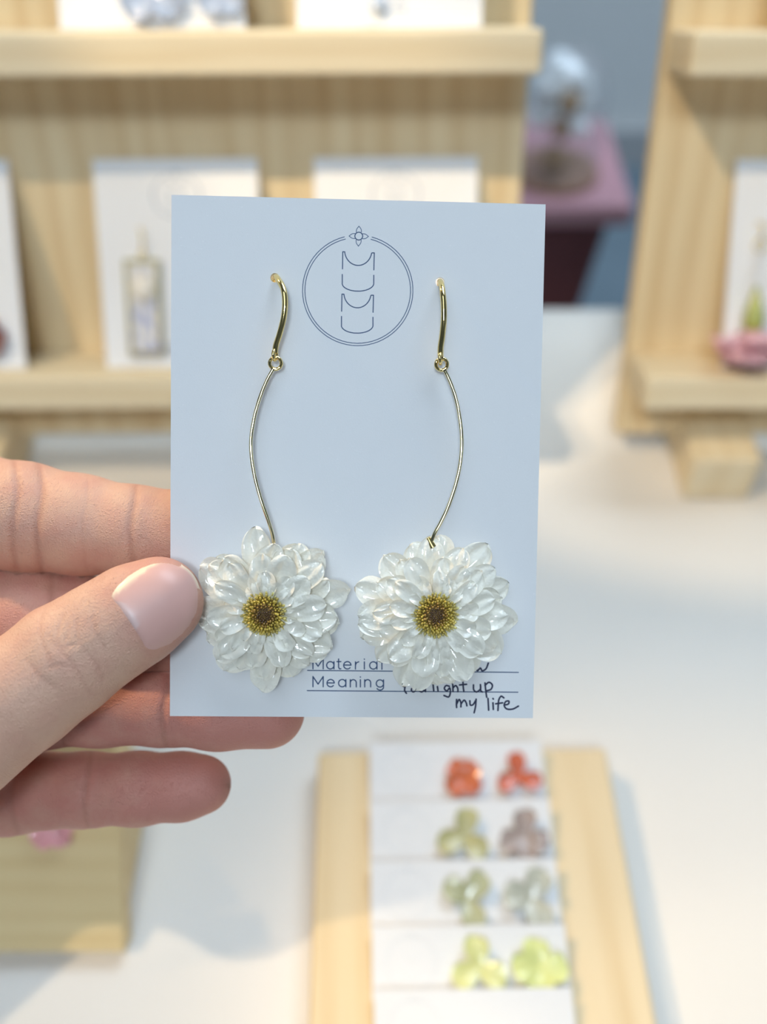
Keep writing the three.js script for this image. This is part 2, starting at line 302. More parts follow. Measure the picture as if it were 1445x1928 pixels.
const LAYERS = [   // count, length, width, foot radius, foot height, shape
  { n: 13, len: 12.6, wid: 6.0, r0: 2.2, z: -2.8, o: { rise: 0.05, droop: 0.03, cup: 0.16, ruffle: 0.05, split: 0.04 }, v: 6 },
  { n: 14, len: 11.4, wid: 5.4, r0: 2.1, z: -1.9, o: { rise: 0.11, droop: 0.04, cup: 0.20, ruffle: 0.06, split: 0.04 }, v: 6 },
  { n: 13, len: 9.4, wid: 4.7, r0: 2.1, z: -1.0, o: { rise: 0.19, droop: 0.06, cup: 0.26, ruffle: 0.07, split: 0.04 }, v: 5 },
  { n: 13, len: 6.8, wid: 3.4, r0: 2.2, z: -0.3, o: { rise: 0.28, droop: 0.14, cup: 0.36, ruffle: 0.1, yellow: 0.45 }, v: 4 },
  { n: 18, len: 3.9, wid: 1.5, r0: 2.5, z: 0.2, o: { rise: 0.36, droop: 0.26, cup: 0.6, ruffle: 0.16, yellow: 0.6, nu: 7, nw: 4 }, v: 4 },
];
const petalVariants = LAYERS.map((L, k) => Array.from({ length: L.v }, (_, i) => petalGeometry(L.len * mm * (0.94 + 0.12 * ((i * 0.37) % 1)), L.wid * mm * (0.9 + 0.2 * ((i * 0.61) % 1)), { ...L.o, seed: 100 + k * 17 + i })));
const colored = (g, c) => { const n = g.attributes.position.count, a = new Float32Array(n * 3); for (let i = 0; i < n; i++) c.toArray(a, 3 * i); g.setAttribute('color', new THREE.BufferAttribute(a, 3)); return g; };
const LC = (r, g, b) => new THREE.Color().setRGB(r, g, b);
const floretMat = phy({ color: 0xffffff, vertexColors: true, roughness: 0.45, clearcoat: 0.8, clearcoatRoughness: 0.12 });
function daisy(parent, centre, size, turn, seed) {
  const r = mulberry(seed);
  const head = part('flower_head', new THREE.LatheGeometry([[0, 1.5], [1.4, 1.4], [2.4, 0.9], [2.8, 0.2], [2.7, -1.2], [2.2, -2.8], [0.9, -3.6], [0, -3.7]].map(([a, b]) => new THREE.Vector2(a * mm, b * mm)).reverse(), 28).rotateX(Math.PI / 2), std({ color: LC(0.16, 0.09, 0.02), roughness: 0.7 }), parent);
  head.position.copy(centre); head.rotation.set(...turn); head.scale.setScalar(size);
  LAYERS.forEach((L, k) => {
    const ph = r() * 6.28;
    for (let i = 0; i < L.n; i++) {
      const a = ph + (i + (r() - 0.5) * 0.55) / L.n * Math.PI * 2, vs = petalVariants[k];
      const p = part('petal', vs[Math.floor(r() * vs.length)], petalMat, head);
      p.position.set(Math.cos(a) * L.r0 * mm, Math.sin(a) * L.r0 * mm, (L.z + (r() - 0.5) * 0.7) * mm);
      p.rotation.set((r() - 0.45) * 0.14, (r() - 0.5) * 0.36, a - Math.PI / 2 + (r() - 0.5) * 0.16, 'ZXY');
      p.scale.setScalar(0.9 + r() * 0.2);
    }
  });
  const fl = [];
  const bud = new THREE.CylinderGeometry(0.17 * mm, 0.1 * mm, 0.5 * mm, 6, 1).translate(0, 0.2 * mm, 0), knob = new THREE.IcosahedronGeometry(0.21 * mm, 1).translate(0, 0.5 * mm, 0);
  const unit = mergeGeometries([bud.toNonIndexed(), knob]);
  for (let i = 0; i < 230; i++) {
    const f = Math.sqrt((i + 0.5) / 230), a = i * 2.39996, rad = f * 3.3 * mm;
    const z = (1.85 - 0.25 * (1 - f) - 1.3 * f * f * f) * mm, tilt = 0.1 + f * 0.95;
    const g = unit.clone(), c = f < 0.34 ? LC(0.10, 0.045, 0.015) : f < 0.55 ? LC(0.34, 0.19, 0.03) : LC(0.56, 0.40, 0.06).lerp(LC(0.62, 0.56, 0.22), sstep(0.75, 1, f) * (0.3 + 0.7 * r()));
    c.multiplyScalar(0.75 + 0.5 * r());
    const q = new THREE.Quaternion().setFromUnitVectors(V(0, 1, 0), V(Math.cos(a) * Math.sin(tilt) + (r() - 0.5) * 0.5, Math.sin(a) * Math.sin(tilt) + (r() - 0.5) * 0.5, Math.cos(tilt)).normalize());
    const s = (0.75 + 0.35 * f) * (0.85 + 0.4 * r());
    fl.push(colored(g.applyMatrix4(new THREE.Matrix4().compose(V(Math.cos(a) * rad, Math.sin(a) * rad, z - 0.2 * mm), q, V(s, s * (0.9 + 0.7 * f), s))), c));
  }
  const d = part('disc_florets', mergeGeometries(fl), floretMat, head); d.userData = { kind: 'stuff', label: 'mustard yellow disc florets with a dark brown heart' };
  return head;
}
const wireBump = dataTexture(128, (u, v) => { const k = 128 + 110 * tileNoise(u, v, 12, 6, 31); return [k, k, k]; }, false, 1);
const wireGold = std({ color: LC(0.98, 0.76, 0.33), metalness: 1, roughness: 0.1, bumpMap: wireBump, bumpScale: 0.00012 });
const wirePale = std({ color: LC(0.9, 0.78, 0.48), metalness: 1, roughness: 0.12, bumpMap: wireBump, bumpScale: 0.0001 });
const tube = (pts, r, n = 120, radial = 14) => new THREE.TubeGeometry(new THREE.CatmullRomCurve3(pts, false, 'centripetal'), n, r, radial, false);
function dropEarring(label, hook, loop, ring, wire, cap, flower, turn, size, seed) {
  const g = thing('drop_earring', label, 'earring', 'pair of white daisy earrings on the held card');
  g.position.copy(cardPose.c); g.quaternion.copy(cardPose.q);
  const at = (a) => onCard(a[0], a[1], a[2] * mm);
  part('ear_hook', tube(hook.map(at), 0.56 * mm), wireGold, g);
  const l = part('hook_loop', new THREE.TorusGeometry(0.95 * mm, 0.34 * mm, 12, 32), wireGold, g); l.position.copy(at(loop)); l.rotation.y = Math.PI / 2 - 0.25;
  const rg = part('jump_ring', new THREE.TorusGeometry(1.08 * mm, 0.32 * mm, 12, 40), wireGold, g); rg.position.copy(at(ring)); rg.rotation.x = 0.15;
  part('curved_wire', tube(wire.map(at), 0.34 * mm, 160, 12), wirePale, g);
  if (cap) { const c = part('wire_cap', new THREE.CylinderGeometry(0.35 * mm, 0.85 * mm, 2 * mm, 14), M.gold, g); c.position.copy(at(cap)); c.rotation.z = 0.5; }
  daisy(g, at(flower), size, turn, seed);
  return g;
}
dropEarring('gold hook earring with a white daisy whose petals touch the thumb',
  [[515, 640, -3.2], [513, 570, -4.0], [515, 530, -2.2], [519, 521, -0.2], [526, 529, 1.7], [534, 545, 3.0], [537, 567, 3.6], [535, 595, 3.6], [527, 628, 3.2], [520, 650, 2.8], [518, 664, 2.6]], [518, 668, 2.5], [519, 684, 2.4],
  [[514, 696, 2.4], [504, 714, 2.4], [492, 742, 2.6], [480, 782, 2.9], [473, 826, 3.2], [474, 862, 3.4], [481, 902, 3.6], [494, 948, 3.8], [506, 982, 3.9], [514, 1010, 3.9], [517, 1040, 3.6]], null,
  [500, 1155, 6.6], [0.06, -0.10, 1.0], 1.0, 11);
dropEarring('gold hook earring with a white daisy that covers the handwriting on the card',
  [[829, 648, -3.2], [829, 575, -4.0], [829, 540, -2.2], [829, 530, -0.2], [832, 537, 1.7], [834, 552, 3.0], [836, 575, 3.6], [836, 602, 3.6], [833, 634, 3.2], [830, 656, 2.8], [830, 672, 2.6]], [830, 675, 2.5], [832, 686, 2.4],
  [[838, 698, 2.4], [845, 712, 2.4], [857, 744, 2.6], [866, 786, 2.9], [870, 830, 3.2], [867, 872, 3.4], [858, 914, 3.6], [843, 957, 3.8], [829, 986, 3.9], [818, 1006, 3.9], [810, 1030, 3.6]], [811, 1021, 3.7],
  [819, 1157, 6.0], [-0.04, 0.05, 1.1], 1.02, 29);

// ---------------------------------------------------------------- the hand: one distance field, meshed by surface nets (millimetres in lens axes)
{
  const J = (px, py, dt, r) => { const t = 180 + dt; return { x: (px - CX) / F * t, y: -(py - CY) / F * t, z: -t, r: r * t / 1800 }; };
  const K = (x, y, z, r) => ({ x, y, z, r });
  const fingers = [
    { zs: 1.12, j: [K(-112, 3, -206, 11.5), J(-60, 958, 17, 106), J(45, 973, 12.5, 100), J(150, 988, 11, 92), J(255, 1000, 9.6, 83), J(350, 1006, 9, 80), J(420, 1008, 8.4, 66)], c: [[28, 0.5, 8], [74, 0.55, 9], [250, 0.5, 8], [160, 0.14, 5]] },
    { zs: 1.12, j: [K(-115, -17, -213, 11.5), J(-60, 1158, 21, 102), J(60, 1166, 16, 96), J(250, 1180, 12, 86), J(380, 1186, 10, 80), J(500, 1188, 9.4, 66)], c: [[92, 0.5, 8], [290, 0.4, 8]] },
    { zs: 1.12, j: [K(-112, -37, -214, 10.8), J(-60, 1330, 20, 90), J(80, 1327, 15, 80), J(190, 1328, 12.5, 75), J(310, 1329, 11, 73), J(410, 1334, 10, 75), J(504, 1339, 9.3, 70)], c: [[312, 0.5, 7], [120, 0.4, 7]] },
    { zs: 1.10, j: [K(-106, -58, -208, 9.8), J(-60, 1494, 23, 82), J(20, 1490, 21, 78), J(165, 1487, 18, 67), J(260, 1485, 16.5, 66), J(340, 1481, 15.5, 61), J(380, 1477, 15, 55)], c: [[165, 0.45, 7], [28, 0.4, 8]] },
    { zs: 1.24, j: [J(298, 1133, -7.2, 85), J(250, 1160, -7.6, 93), J(190, 1197, -8.2, 96), J(120, 1244, -9.0, 105), J(50, 1300, -9.8, 106), K(-84, -46, -169, 13.2), K(-128, -64, -182, 16)], c: [] },
  ];
  const palm = [];
  const wrist = [K(-172, -36, -206, 17), K(-170, -58, -200, 17)];
  fingers.slice(0, 4).forEach((f, i) => palm.push([f.j[0], wrist[i > 1 ? 1 : 0]]));
  for (let i = 0; i < 3; i++) palm.push([fingers[i].j[0], fingers[i + 1].j[0]]);
  palm.push([fingers[4].j[6], wrist[1]], [fingers[4].j[6], K(-125, -25, -206, 13)], [wrist[0], wrist[1]], [wrist[0], K(-330, -170, -120, 31)], [wrist[1], K(-330, -180, -115, 31)]);
  const cone = (px, py, pz, a, b, zs) => {     // tapered capsule
    const bx = b.x - a.x, by = b.y - a.y, bz = (b.z - a.z) * zs, qx = px - a.x, qy = py - a.y, qz = (pz - a.z) * zs;
    const l2 = bx * bx + by * by + bz * bz, rr = a.r - b.r, a2 = l2 - rr * rr, il = 1 / l2;
    const y = qx * bx + qy * by + qz * bz, z = y - l2;
    const ux = qx * l2 - bx * y, uy = qy * l2 - by * y, uz = qz * l2 - bz * y, x2 = ux * ux + uy * uy + uz * uz, y2 = y * y * l2, z2 = z * z * l2;
    const k = Math.sign(rr) * rr * rr * x2;
    if (Math.sign(z) * a2 * z2 > k) return Math.sqrt(x2 + z2) * il - b.r;
    if (Math.sign(y) * a2 * y2 < k) return Math.sqrt(x2 + y2) * il - a.r;
    return (Math.sqrt(x2 * a2 * il) + y * rr) * il - a.r;
  };
  const smin = (a, b, k) => { const h = Math.max(k - Math.abs(a - b), 0) / k; return Math.min(a, b) - h * h * k * 0.25; };
  // knuckle wrinkles of the thumb, as strokes on its back
  const wrinkles = [
    [[118, 1160], [112, 1195], [122, 1225], [146, 1250], [158, 1280], [168, 1308]], [[74, 1158], [78, 1190], [92, 1218], [104, 1240]], [[146, 1168], [150, 1200], [166, 1225], [184, 1252], [190, 1280]],
    [[96, 1196], [116, 1216], [138, 1214], [158, 1208]], [[104, 1250], [122, 1248], [142, 1252]], [[176, 1160], [182, 1190], [198, 1218]], [[60, 1240], [84, 1268], [110, 1290]], [[130, 1176], [132, 1192], [128, 1206]],
  ].map(l => l.map(([x, y]) => [(x - CX) / F * 165, -(y - CY) / F * 165]));
  const wrinkle = (x, y) => { let d = 1e9; for (const l of wrinkles) for (let i = 0; i + 1 < l.length; i++) { const [ax, ay] = l[i], [bx, by] = l[i + 1], ux = bx - ax, uy = by - ay, t = clamp(((x - ax) * ux + (y - ay) * uy) / (ux * ux + uy * uy)); d = Math.min(d, Math.hypot(x - ax - t * ux, y - ay - t * uy)); } return d; };
  function fingerDist(f, x, y, z) { let d = 1e9; const j = f.j; for (let i = 0; i + 1 < j.length; i++) { const e = cone(x, y, z, j[i], j[i + 1], f.zs); d = d > 1e8 ? e : smin(d, e, 2.2); } return d; }
  function creased(f, d, x, y, z) {
    if (d > 3 || d < -3) return d;
    const px = x / -z * F + CX;
    let zc = f.j[0].z, rc = 9; for (let i = 0; i + 1 < f.j.length; i++) if (x >= f.j[i].x) { const t = clamp((x - f.j[i].x) / (f.j[i + 1].x - f.j[i].x)); zc = f.j[i].z + t * (f.j[i + 1].z - f.j[i].z); rc = f.j[i].r; }
    const front = sstep(-0.1, 0.7, (z - zc) / rc); if (front <= 0) return d;
    for (const [c, a, w] of f.c) { const u = (px - c - 6 * Math.sin(y * 0.35)) / w; if (u * u < 9) d += 0.75 * front * a * Math.exp(-u * u); }
    return d;
  }
  function field(x, y, z) {
    let d = 1e9;
    for (let i = 0; i < 4; i++) { let e = fingerDist(fingers[i], x, y, z); e = creased(fingers[i], e, x, y, z); d = d > 1e8 ? e : smin(d, e, 0.35); }
    let th = fingerDist(fingers[4], x, y, z);
    if (Math.abs(th) < 2 && z > -172) {
      const w = wrinkle(x, y); if (w < 1.6) th += 0.10 * Math.exp(-((w / 0.24) ** 2)) + 0.06 * Math.exp(-((w / 0.8) ** 2));
      th += 0.05 * noise(x * 1.1, y * 1.1, z * 1.1);
    }
    d = smin(d, th, 0.8);
    if (x < -70) { let p = 1e9; for (const [a, b] of palm) { const e = cone(x, y, z, a, b, 1); p = p > 1e8 ? e : smin(p, e, 9); } d = smin(d, p, 7 * sstep(-76, -100, x) + 0.05); }
    return d;
  }
  const axis = (a, f0, f1, b, fine, grow) => { const o = []; for (let v = f0; v <= f1 + 1e-6; v += fine) o.push(v); let s = fine; let v = f0; const pre = []; while (v > a) { s = Math.min(s * grow, 3.2); v -= s; pre.unshift(v); } s = fine; v = o[o.length - 1]; while (v < b) { s = Math.min(s * grow, 3.2); v += s; o.push(v); } return pre.concat(o); };
  const AX = axis(-372, -84, -10, -6, 0.45, 1.18), AY = axis(-222, -66, 13, 18, 0.45, 1.18), AZ = axis(-232, -208, -156, -78, 0.45, 1.18);
  const nx = AX.length, ny = AY.length, nz = AZ.length, D = new Float32Array(nx * ny * nz), at = (i, j, k) => (k * ny + j) * nx + i, B = 5;
  for (let k = 0; k < nz; k += B) for (let j = 0; j < ny; j += B) for (let i = 0; i < nx; i += B) {
    const i1 = Math.min(i + B, nx) - 1, j1 = Math.min(j + B, ny) - 1, k1 = Math.min(k + B, nz) - 1;
    const cx = (AX[i] + AX[i1]) / 2, cy = (AY[j] + AY[j1]) / 2, cz = (AZ[k] + AZ[k1]) / 2, half = Math.hypot(AX[i1] - AX[i], AY[j1] - AY[j], AZ[k1] - AZ[k]) / 2;
    const d = field(cx, cy, cz), skip = Math.abs(d) > half * 1.45 + 3.2;
    for (let c = k; c <= k1; c++) for (let b = j; b <= j1; b++) for (let a = i; a <= i1; a++) D[at(a, b, c)] = skip ? d : field(AX[a], AY[b], AZ[c]);
  }
  const cell = new Int32Array(nx * ny * nz).fill(-1), pos = [];
  for (let k = 0; k + 1 < nz; k++) for (let j = 0; j + 1 < ny; j++) for (let i = 0; i + 1 < nx; i++) {
    let n = 0, sx = 0, sy = 0, sz = 0, neg = 0; const v = [];
    for (let c = 0; c < 8; c++) { const q = D[at(i + (c & 1), j + (c >> 1 & 1), k + (c >> 2))]; v.push(q); if (q < 0) neg++; }
    if (!neg || neg === 8) continue;
    for (const [a, b] of [[0, 1], [2, 3], [4, 5], [6, 7], [0, 2], [1, 3], [4, 6], [5, 7], [0, 4], [1, 5], [2, 6], [3, 7]]) if ((v[a] < 0) !== (v[b] < 0)) {
      const t = v[a] / (v[a] - v[b]);
      sx += (a & 1) + t * ((b & 1) - (a & 1)); sy += (a >> 1 & 1) + t * ((b >> 1 & 1) - (a >> 1 & 1)); sz += (a >> 2) + t * ((b >> 2) - (a >> 2)); n++;
    }
    cell[at(i, j, k)] = pos.length / 3;
    pos.push(AX[i] + sx / n * (AX[i + 1] - AX[i]), AY[j] + sy / n * (AY[j + 1] - AY[j]), AZ[k] + sz / n * (AZ[k + 1] - AZ[k]));
  }
  const idx = [];
  const quad = (a, b, c, d, flip) => { if (a < 0 || b < 0 || c < 0 || d < 0) return; flip ? idx.push(a, b, c, a, c, d) : idx.push(a, c, b, a, d, c); };
  for (let k = 1; k + 1 < nz; k++) for (let j = 1; j + 1 < ny; j++) for (let i = 1; i + 1 < nx; i++) {
    const o = D[at(i, j, k)] < 0;
    if (o !== D[at(i + 1, j, k)] < 0) quad(cell[at(i, j - 1, k - 1)], cell[at(i, j, k - 1)], cell[at(i, j, k)], cell[at(i, j - 1, k)], o);
    if (o !== D[at(i, j + 1, k)] < 0) quad(cell[at(i - 1, j, k - 1)], cell[at(i - 1, j, k)], cell[at(i, j, k)], cell[at(i, j, k - 1)], o);
    if (o !== D[at(i, j, k + 1)] < 0) quad(cell[at(i - 1, j - 1, k)], cell[at(i, j - 1, k)], cell[at(i, j, k)], cell[at(i - 1, j, k)], o);
  }
  // normals from the field, colours from where on the hand, uv along and round the nearest finger
  const nV = pos.length / 3, nor = new Float32Array(nV * 3), col = new Float32Array(nV * 3), uv = new Float32Array(nV * 2);
  const SKIN = LC(0.64, 0.385, 0.275), PAD = LC(0.54, 0.22, 0.172), CREASE = LC(0.38, 0.16, 0.11), FLUSH_SHADE = [0.1, 0.55, 0.75, 0.7], tmp = new THREE.Color();  // per-finger weights: skin redness plus painted shade from thumb and index finger
  for (let i = 0; i < nV; i++) {
    const x = pos[3 * i], y = pos[3 * i + 1], z = pos[3 * i + 2], e = 0.3;
    const g = V(field(x + e, y, z) - field(x - e, y, z), field(x, y + e, z) - field(x, y - e, z), field(x, y, z + e) - field(x, y, z - e)).normalize(); g.toArray(nor, 3 * i);
    let best = 1e9, bf = 0; fingers.forEach((f, n) => { const d = fingerDist(f, x, y, z); if (d < best) { best = d; bf = n; } });
    const tip = fingers[bf].j[bf === 4 ? 0 : fingers[bf].j.length - 1], toTip = Math.hypot(x - tip.x, y - tip.y, z - tip.z);
    const mott = 0.5 + 0.9 * noise(x * 0.22, y * 0.22, z * 0.22) + 0.35 * noise(x * 0.9, y * 0.9, z * 0.9);
    if (bf === 4) { tmp.copy(SKIN).lerp(PAD, clamp(0.25 * mott + 0.5 * sstep(13, 7, toTip))); if (z > -172) { const w = wrinkle(x, y); tmp.lerp(CREASE, 0.2 * Math.exp(-((w / 0.36) ** 2))); } }
    else { tmp.copy(SKIN).lerp(PAD, clamp(FLUSH_SHADE[bf] + 0.3 * mott + 0.3 * sstep(18, 6, toTip))); const px = x / -z * F + CX; for (const [c, a, w] of fingers[bf].c) { const u = (px - c - 6 * Math.sin(y * 0.35)) / (w * 0.7); if (u * u < 9) tmp.lerp(CREASE, a * 0.8 * Math.exp(-u * u)); } }
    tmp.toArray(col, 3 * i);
    const f = fingers[bf].j, a = f[2], b = f[bf === 4 ? 0 : f.length - 2], ax = b.x - a.x, ay = b.y - a.y, az = b.z - a.z, al = Math.hypot(ax, ay, az), s = ((x - a.x) * ax + (y - a.y) * ay + (z - a.z) * az) / al;
    const nyv = (x - a.x) * (-ay / al) + (y - a.y) * (ax / al), nzv = z - a.z - s * az / al;
    uv[2 * i] = s * mm; uv[2 * i + 1] = Math.atan2(nyv, nzv) * 9 * mm;
  }
  const o = V(-0.17, -0.047, -0.203), grp = thing('person', 'bare left hand pinching the white earring card, thumb in front and fingers behind', 'person');
  grp.position.copy(o.clone().applyMatrix4(camera.matrixWorld)); grp.quaternion.copy(camera.quaternion);
  const toLocal = (arr) => { const a = new Float32Array(arr.length); for (let i = 0; i < arr.length; i += 3) { a[i] = arr[i] * mm - o.x; a[i + 1] = arr[i + 1] * mm - o.y; a[i + 2] = arr[i + 2] * mm - o.z; } return a; };
  const hg = new THREE.BufferGeometry(); hg.setAttribute('position', new THREE.BufferAttribute(toLocal(pos), 3)); hg.setAttribute('normal', new THREE.BufferAttribute(nor, 3)); hg.setAttribute('color', new THREE.BufferAttribute(col, 3)); hg.setAttribute('uv', new THREE.BufferAttribute(uv, 2)); hg.setIndex(idx);
  const skinBump = dataTexture(512, (u, v) => {   // fine criss-cross skin lines and pores
    const w = 0.03 * tileNoise(u, v, 8, 8, 41), a = Math.abs(tileNoise(u + w, v, 46, 90, 42)), b = Math.abs(tileNoise(u, v + w, 100, 40, 43)), k = 255 * clamp(0.25 + 1.6 * Math.min(a, b) + 0.3 * tileNoise(u, v, 140, 140, 44));
    return [k, k, k];
  }, false, 1 / 0.03);
  const skin = phy({ color: 0xffffff, vertexColors: true, roughness: 0.5, bumpMap: skinBump, bumpScale: 0.00016, sheen: 0.35, sheenColor: LC(0.9, 0.55, 0.4), sheenRoughness: 0.5 });
  const hand = part('hand', hg, skin, grp);
  // nails follow the surface of the finger
  const surfZ = (x, y, z0) => { let z = z0; for (let i = 0; i < 60; i++) { const d = fingerDist(fingers[4], x, y, z); if (d < 0.01) return z; z -= Math.max(0.02, d * 0.7); if (z < -182) return null; } return z; };
  const outline = new THREE.CatmullRomCurve3([[206, 1122], [228, 1092], [262, 1068], [300, 1056], [336, 1062], [362, 1082], [375, 1112], [374, 1146], [358, 1180], [332, 1208], [302, 1224], [278, 1226], [262, 1202], [240, 1168], [220, 1140]].map(([a, b]) => V(a, b, 0)), true, 'centripetal').getSpacedPoints(72);
  const np = [], nc = [], ni = [], C0 = [290, 1140], rings = 14, NB = LC(0.66, 0.38, 0.33), NF = LC(0.80, 0.69, 0.50), NL = LC(0.68, 0.48, 0.45);
  const zc = surfZ(J(C0[0], C0[1], -14, 1).x, J(C0[0], C0[1], -14, 1).y, -150);
  for (let a = 0; a < 72; a++) {
    let last = zc;
    for (let q = 0; q <= rings; q++) {
      const rho = q / rings, px = C0[0] + (outline[a].x - C0[0]) * rho, py = C0[1] + (outline[a].y - C0[1]) * rho, t = -last, x = (px - CX) / F * t, y = -(py - CY) / F * t;
      let z = surfZ(x, y, -150); if (z === null || z < last - 1.6) z = last - 0.7; last = z;
      np.push(x, y, z + 0.36 * (1 - rho ** 10) - 0.12);
      const ang = Math.atan2(-(py - C0[1]), px - C0[0]) * 180 / Math.PI, free = sstep(0.93, 0.97, rho + 0.16 * sstep(75, 125, ang) * sstep(178, 150, ang)) * sstep(-30, 10, ang) * sstep(178, 160, ang);
      const base = sstep(0.62, 0.80, rho) * (ang > 172 || ang < -125 ? 1 : 0);
      tmp.copy(NB).lerp(NL, base * 0.9).lerp(NF, free * 0.9); nc.push(tmp.r, tmp.g, tmp.b);
    }
  }
  for (let a = 0; a < 72; a++) for (let q = 0; q < rings; q++) { const A = a * (rings + 1) + q, Bq = ((a + 1) % 72) * (rings + 1) + q; ni.push(A, A + 1, Bq + 1, A, Bq + 1, Bq); }
  const ng = new THREE.BufferGeometry(); ng.setAttribute('position', new THREE.BufferAttribute(toLocal(np), 3)); ng.setAttribute('color', new THREE.Float32BufferAttribute(nc, 3)); ng.setIndex(ni); ng.computeVertexNormals();
  { const n = ng.attributes.normal; if (n.getZ(40) < 0) { ng.setIndex(ni.map((_, i) => ni[i - i % 3 + 2 - i % 3])); ng.computeVertexNormals(); } }
  part('fingernail', ng, phy({ color: 0xffffff, vertexColors: true, roughness: 0.42, clearcoat: 0.15, clearcoatRoughness: 0.25 }), hand).userData.label = 'short unpainted thumbnail';
}

// ---------------------------------------------------------------- display stands (panel frame: x right, y up the panel, z out of its face)
const LEAN = 20 * Math.PI / 180, SHELF_Y = [0.0419, 0.175], SHELF_D = 0.035, SHELF_T = 0.0155, PANEL_H = 0.295, PANEL_T = 0.011;
function stand(label, x0, x1, baseY, baseZ, yaw, feet) {
  const g = thing('display_stand', label, 'display stand');
  const c = (x0 + x1) / 2, w = x1 - x0;
  g.position.set(c, TABLE, baseZ); g.rotation.y = yaw;
  const lift = baseY + EYE;                       // foot of the panel above the table
  const tilt = new THREE.Matrix4().makeRotationX(-LEAN).setPosition(0, lift, 0);
  const tilted = (geo, x, y, z) => geo.translate(x, y, z).applyMatrix4(tilt);
  part('panel', tilted(grainBox(w, PANEL_H, PANEL_T, 'y', 0.0015), 0, PANEL_H / 2, -PANEL_T / 2), M.pine, g);
  for (const y of SHELF_Y) part('shelf', tilted(grainBox(w - 0.001, SHELF_T, SHELF_D, 'x', 0.002, 3), 0, y - SHELF_T / 2, SHELF_D / 2), M.shelf, g);
  for (const fx of feet) {
    const front = 0.03, back = -0.125;
    part('foot', grainBox(0.031, 0.026, front - back, 'z', 0.002, 3).translate(fx - c, 0.0132, (front + back) / 2), M.shelf, g);
    const s = new THREE.Shape(); s.moveTo(-0.012, 0.02); s.lineTo(-0.118, 0.02); s.lineTo(-0.112, 0.034); s.lineTo(-0.075, 0.19); s.lineTo(-0.0655, 0.19); s.closePath();
    part('back_brace', new THREE.ExtrudeGeometry(s, { depth: 0.012, bevelEnabled: false }).rotateY(-Math.PI / 2).translate(fx - c + 0.006, 0, 0).applyMatrix4(new THREE.Matrix4().makeScale(1, 1, 1)), M.shelf, g);
  }
  g.updateMatrixWorld(true);
  return { g, m: g.matrixWorld.clone().multiply(tilt), c };
}
const standA = stand('wide pine display stand holding three cards on its lower shelf', -0.234, 0.060, -0.3207, -0.336, 0.014, [-0.19, 0.012]);
const standB = stand('pine display stand holding the pink flower earring card', 0.113, 0.407, -0.3205, -0.335, 0, [0.157, 0.36]);

// cards that lean on the shelves
const plainPrint = cardPrint(512, false);
const printMat = std({ map: plainPrint, roughness: 0.7 });
const SHORT_H = 0.087, cardGeo = new THREE.BoxGeometry(CARD_W, SHORT_H, 0.00045).translate(0, SHORT_H / 2, 0);
const cardLean = Math.asin(0.0235 / SHORT_H);
function shelfCard(st, x, shelf, label, group) {
  const m = finish(new THREE.Mesh(cardGeo, [M.paper, M.paper, M.paper, M.paper, printMat, M.paper])); m.name = numbered('earring_card'); m.userData = { label, category: 'card', group }; scene.add(m);
  const local = new THREE.Matrix4().makeTranslation(x - st.c, SHELF_Y[shelf] + 0.0003, 0.0245).multiply(new THREE.Matrix4().makeRotationX(-cardLean));
  st.m.clone().multiply(local).decompose(m.position, m.quaternion, m.scale); m.updateMatrixWorld(true);
  return m;
}
// a point on a shelf card's face where the sight line of a pixel meets it, h above the face, in card axes (x, y from its lower edge)
function onShelfCard(card, px, py, h = 0) {
  const inv = card.matrixWorld.clone().invert(), o = camera.position.clone().applyMatrix4(inv), d = worldPoint(px, py, 1).applyMatrix4(inv).sub(o);
  return o.addScaledVector(d, (h + 0.0003 - o.z) / d.z);
}
const GA = 'backing cards on the wide pine stand';
const cardLeft = shelfCard(standA, -0.192, 0, 'white backing card with a dark red dried flower earring on the lower shelf', GA);
const cardPendant = shelfCard(standA, -0.0872, 0, 'white backing card with a framed rectangular pendant on the lower shelf', GA);
const cardHidden = shelfCard(standA, 0.0058, 0, 'white backing card on the lower shelf, mostly hidden behind the held card', GA);
const cardBlue = shelfCard(standA, -0.0858, 1, 'white backing card with blue flower earrings on the upper shelf', GA);
const cardUpper = shelfCard(standA, 0.0028, 1, 'white backing card with a small pale blue drop on the upper shelf', GA);
const cardPink = shelfCard(standB, 0.183, 0, 'white backing card carrying the pink flower earring', 'backing cards on the second pine stand');
const cardUpperPink = shelfCard(standB, 0.1805, 1, 'pinkish white backing card on the upper shelf of the second stand', 'backing cards on the second pine stand');
cardUpperPink.material = [0, 1, 2, 3, 4, 5].map(i => i === 4 ? std({ map: plainPrint, color: LC(1, 0.86, 0.84), roughness: 0.7 }) : M.paper);
function earringOn(card, name, label) { const g = thing(name, label, 'earring'); g.position.copy(card.position); g.quaternion.copy(card.quaternion); return g; }

// flat little petal flowers
function flatPetal(r, wid, seed, curl = 0.18) { return petalGeometry(r, wid, { rise: curl, droop: 0.05, cup: 0.25, ruffle: 0.08, seed, nu: 6, nw: 5, base: 0.35, pk: 0.6, split: 0.05, yellow: 0.05 }); }
const tint = (r, g, b, t = 0.25) => phy({ color: LC(r, g, b), roughness: 0.55, transmission: t, clearcoat: 0.9, clearcoatRoughness: 0.1, vertexColors: true, side: THREE.DoubleSide });
function flatFlower(parent, centre, angles, r, wid, mat, seed, heart) {
  const q = part('flower_heart', new THREE.SphereGeometry(0.9 * mm, 14, 10).scale(1, 1, 0.6), heart, parent); q.position.copy(centre);
  angles.forEach((a, i) => { const p = part('petal', flatPetal(r, wid, seed + i), mat, q); p.rotation.z = a * Math.PI / 180 - Math.PI / 2; p.position.set(0, 0, (i % 2) * 0.25 * mm); });
  return q;
}
